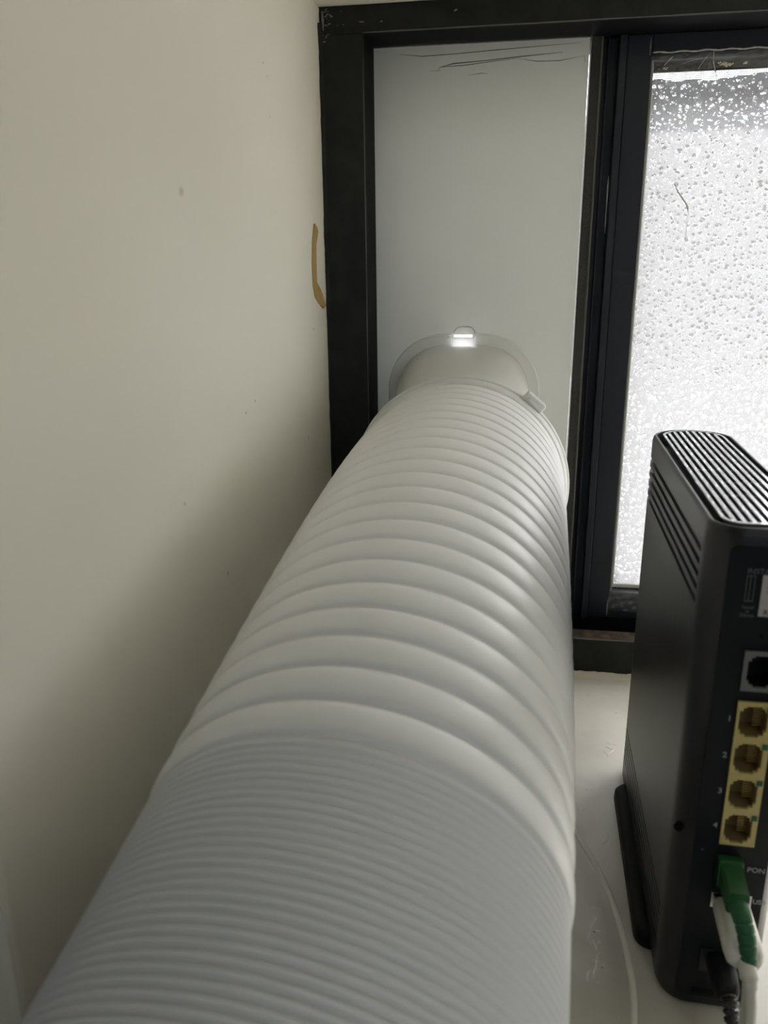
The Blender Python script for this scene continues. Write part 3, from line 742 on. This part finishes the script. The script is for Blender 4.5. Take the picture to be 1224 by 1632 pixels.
def text(body, x, z, size, m, name='printed_text', parent=rt, y=None, align='LEFT'):
    cu = bpy.data.curves.new(name, 'FONT'); cu.body = body; cu.size = size; cu.align_x = align; cu.extrude = .00004; cu.resolution_u = 3; cu.offset = size * .012
    t = bpy.data.objects.new('t', cu); COL.objects.link(t)
    me = bpy.data.meshes.new_from_object(t.evaluated_get(bpy.context.evaluated_depsgraph_get()))
    bpy.data.objects.remove(t)
    me.transform(Matrix.Translation((x, U0 - .00052 if y is None else y, z)) @ Matrix.Rotation(math.pi / 2, 4, 'X'))
    me.name = name; return link(name, me, m, parent)
text('INSTALL', .0122, .1848, .0026, M_dim)
for b, z in (('1', .1296), ('2', .1149), ('3', .1000), ('4', .0853)): text(b, .0120, z - .0002, .0032, M_ink)
text('PON', .0258, .0672, .0030, M_ink); text('USB', .0293, .0532, .0028, M_ink); text('PWR', .0262, .0243, .0026, M_dim)
text('+', .0088, .0741, .0022, M_dim)
text('Stand', .0138, .1722, .0017, M_dim, align='CENTER'); text('at', .0138, .1708, .0016, M_dim, align='CENTER'); text('30mm', .0138, .1692, .0019, M_dim, align='CENTER')
bm = bmesh.new()
for x in (.0125, .01365, .0150): box(bm, x - .00012, x + .00012, U0 - .00056, U0 - .0004, .1749, .1840)
for z, x1 in ((.1840, .0151), (.1749, .0152)): box(bm, .0124, x1, U0 - .00056, U0 - .0004, z - .00012, z + .00018)
rp('printed_icon', bm, M_dim, 'small printed outline of an upright box')
lab = rp('paper_label', bx(.0173, .0330, U0 - .0007, U0 - .0004, .1697, .1845, bev=.0001), M_lab, 'white label with small print')
text('R', .0188, .1704, .0026, M_inkd, 'label_text', lab, U0 - .00075); text('2', .0190, .1784, .0030, M_inkd, 'label_text', lab, U0 - .00075)
# screw recess, reset hole
bm = bmesh.new(); sweep(bm, [Vector((.0016, U0 + .0040, .0812)), Vector((.0005, U0 + .0022, .0812))], .0016, 16); rp('screw_recess', bm, M_deep)
bm = bmesh.new(); sweep(bm, [Vector((.0195, U0 - .0005, .1625)), Vector((.0195, U0 - .0003, .1625))], .0008, 16); rp('reset_hole', bm, M_deep)
rp('usb_socket', curve_plate('usb_socket', [(.0146, .0500), (.0288, .0500), (.0288, .0568), (.0146, .0568)], [[(.0152, .0506), (.0282, .0506), (.0282, .0562), (.0152, .0562)]], YB - .0002, .0008, M_steel, rt).data and bx(.0152, .0282, YB - .0001, YB + .0001, .0506, .0562), M_deep)
rp('power_socket', bx(.0134, .0270, YB - .0008, YB, .0190, .0300, bev=.0003), M_case)
rp('base_notch', bx(.0120, .0270, YB - .0002, YB + .001, .0075, .0100, bev=.0002), M_deep)

# ------------------------------------------------------------------ fibre cable in the PON socket
def to_world(v, u, z):
    c, s = math.cos(RROT), math.sin(RROT); return Vector((RP.x + v * c - u * s, RP.y + v * s + u * c, z))
fc = empty('fibre_cable', to_world(.0190, U0, .0685), RROT); tag(fc, 'thick white cable with green connector plugged into the router back', 'cable')
bm = bx(-.0043, .0043, -.0050, -.0010, -.0056, .0056, bev=.0005)
con = obj('connector', bm, M_green, fc)
bm = bmesh.new()
loft(bm, [[(-.0038, -.0045, -.0046), (.0038, -.0045, -.0046), (.0038, -.0045, .0048), (-.0038, -.0045, .0048)],
          [(-.0036, -.0180, -.0056), (.0036, -.0180, -.0056), (.0036, -.0180, .0026), (-.0036, -.0180, .0026)]], True, True)
bmesh.ops.bevel(bm, geom=bm.edges[:], offset=.0005, segments=2, affect='EDGES')
obj('connector_grip', bm, M_green, con)
def rel(e, p): 
    q = Vector(p) - e.location; c, s = math.cos(-RROT), math.sin(-RROT); return Vector((q.x * c - q.y * s, q.x * s + q.y * c, q.z))
bp_ = catmull([(0, -.016, -.0018), (.0010, -.021, -.0040), (.0022, -.0255, -.0095), (.0030, -.0285, -.0170), (.0034, -.0300, -.0220)], 14)
bm = bmesh.new()
def brad(i):
    t = i / (len(bp_) - 1); r = .0036 - .0011 * t
    if .22 < t: r -= .0004 * (1 if (i % 6) == 0 else 0)
    return r
sweep(bm, bp_, brad, 20); obj('strain_relief', bm, M_boot, fc, smooth=True, angle=50)
wp_ = catmull([(.0033, -.0296, -.0200), (.0036, -.0315, -.0300), (.0036, -.0335, -.0450), (.0030, -.0400, -.0580), (.0020, -.0560, -.0655), (.0000, -.0850, -.0658), (-.012, -.115, -.0658)], 14)
bm = bmesh.new(); sweep(bm, wp_, lambda i: .00235, 18); obj('cord', bm, M_wc, fc, smooth=True)

# ------------------------------------------------------------------ white USB plug
uc = empty('usb_cable', to_world(.0212, U0, .0534), RROT); tag(uc, 'white flat-bodied USB plug below the green connector', 'cable')
bm = bx(-.0060, .0060, -.0030, -.0008, -.0022, .0022, bev=.0002); obj('plug_shell', bm, M_steel, uc)
bm = bmesh.new()
def pr(y, sx, sz, dz=0): return [(x, y, z + dz) for x, z in rrect(-sx, sx, -sz, sz, sz * .8, 6)]
loft(bm, [pr(-.0026, .0058, .0030), pr(-.0040, .0064, .0038), pr(-.0220, .0066, .0039, -.0010), pr(-.0260, .0062, .0036, -.0013), pr(-.0280, .0046, .0028, -.0014)], True, True)
obj('plug_body', bm, M_wp, uc, smooth=True, angle=60)
cp = catmull([(0, -.0270, -.0014), (.0002, -.0330, -.0040), (.0008, -.0365, -.0130), (.0014, -.0360, -.0280), (.0030, -.0350, -.0400), (.0060, -.0420, -.0495), (.0140, -.0600, -.0508), (.030, -.085, -.0510)], 12)
bm = bmesh.new(); sweep(bm, cp, lambda i: .0019 + (.0012 if i < 12 else .0006 if i < 16 else 0), 16); obj('cord', bm, M_wc, uc, smooth=True)

# ------------------------------------------------------------------ black power lead
pw = empty('power_lead', to_world(.0205, U0, .0255), RROT); tag(pw, 'black power lead with ribbed strain relief low on the router back', 'cable')
bm = bmesh.new()
loft(bm, [pr(-.0010, .0048, .0042), pr(-.0080, .0050, .0044), pr(-.0150, .0044, .0042, -.0004), pr(-.0175, .0032, .0032, -.0008)], True, True)
obj('plug_body', bm, M_matte, pw, smooth=True, angle=60)
pp = catmull([(0, -.0160, -.0006), (.0006, -.0205, -.0030), (.0010, -.0240, -.0085), (.0012, -.0260, -.0150), (.0012, -.0290, -.0205), (0, -.0400, -.0230), (-.004, -.075, -.0232), (-.016, -.110, -.0232)], 12)
bm = bmesh.new(); sweep(bm, pp, lambda i: (.0034 - .00003 * i - (.0007 if (i % 5) in (0, 1) else 0)) if i < 36 else .0019, 18); obj('cord', bm, mat('glossy_black_cord', (.012, .012, .013), .22, .6), pw, smooth=True, angle=50)

# ------------------------------------------------------------------ thin white cable looping on the sill
lp = catmull([(.2180, -.098, .0014), (.236, -.120, .0060), (.2520, -.152, .0105), (.2648, -.1878, .0125), (.2752, -.2172, .0125), (.2806, -.2462, .0120), (.2817, -.2716, .0118), (.2800, -.2920, .0118), (.274, -.325, .0100), (.262, -.360, .0060), (.245, -.385, .0016)], 14)
bm = bmesh.new(); sweep(bm, lp, .00135, 14)
c1 = obj('thin_cable', bm, M_sill2, None, smooth=True); tag(c1, 'thin off-white cable arching over the sill between hose and router', 'cable')

# ------------------------------------------------------------------ outside, seen blurred through the film
nb_ = empty('neighbouring_building', (0, 4.2, -1.2)); tag(nb_, 'grey building outside, blurred behind the frosted pane', 'building')
obj('wall', bx(-7, 9, 0, .2, .85, 2.10), M_ext, nb_)
obj('plinth', bx(-7, 9, -.05, .2, -.2, .85), M_exd, nb_)
obj('roof_edge', bx(-7, 9, -.25, .2, 2.10, 2.16, bev=.02), M_exg, nb_)
struct('ground', bx(-7, 9, .3, 4.2, -1.45, -1.35), M_exd, 'pale paving outside the window')
struct('shade_ledge_1', bx(WX - .2, WR + .2, .10, .135, .455, .50), M_exd, 'unseen pale ledge added above the window to shade the film')  # unseen overhang added outside to darken the top of the film
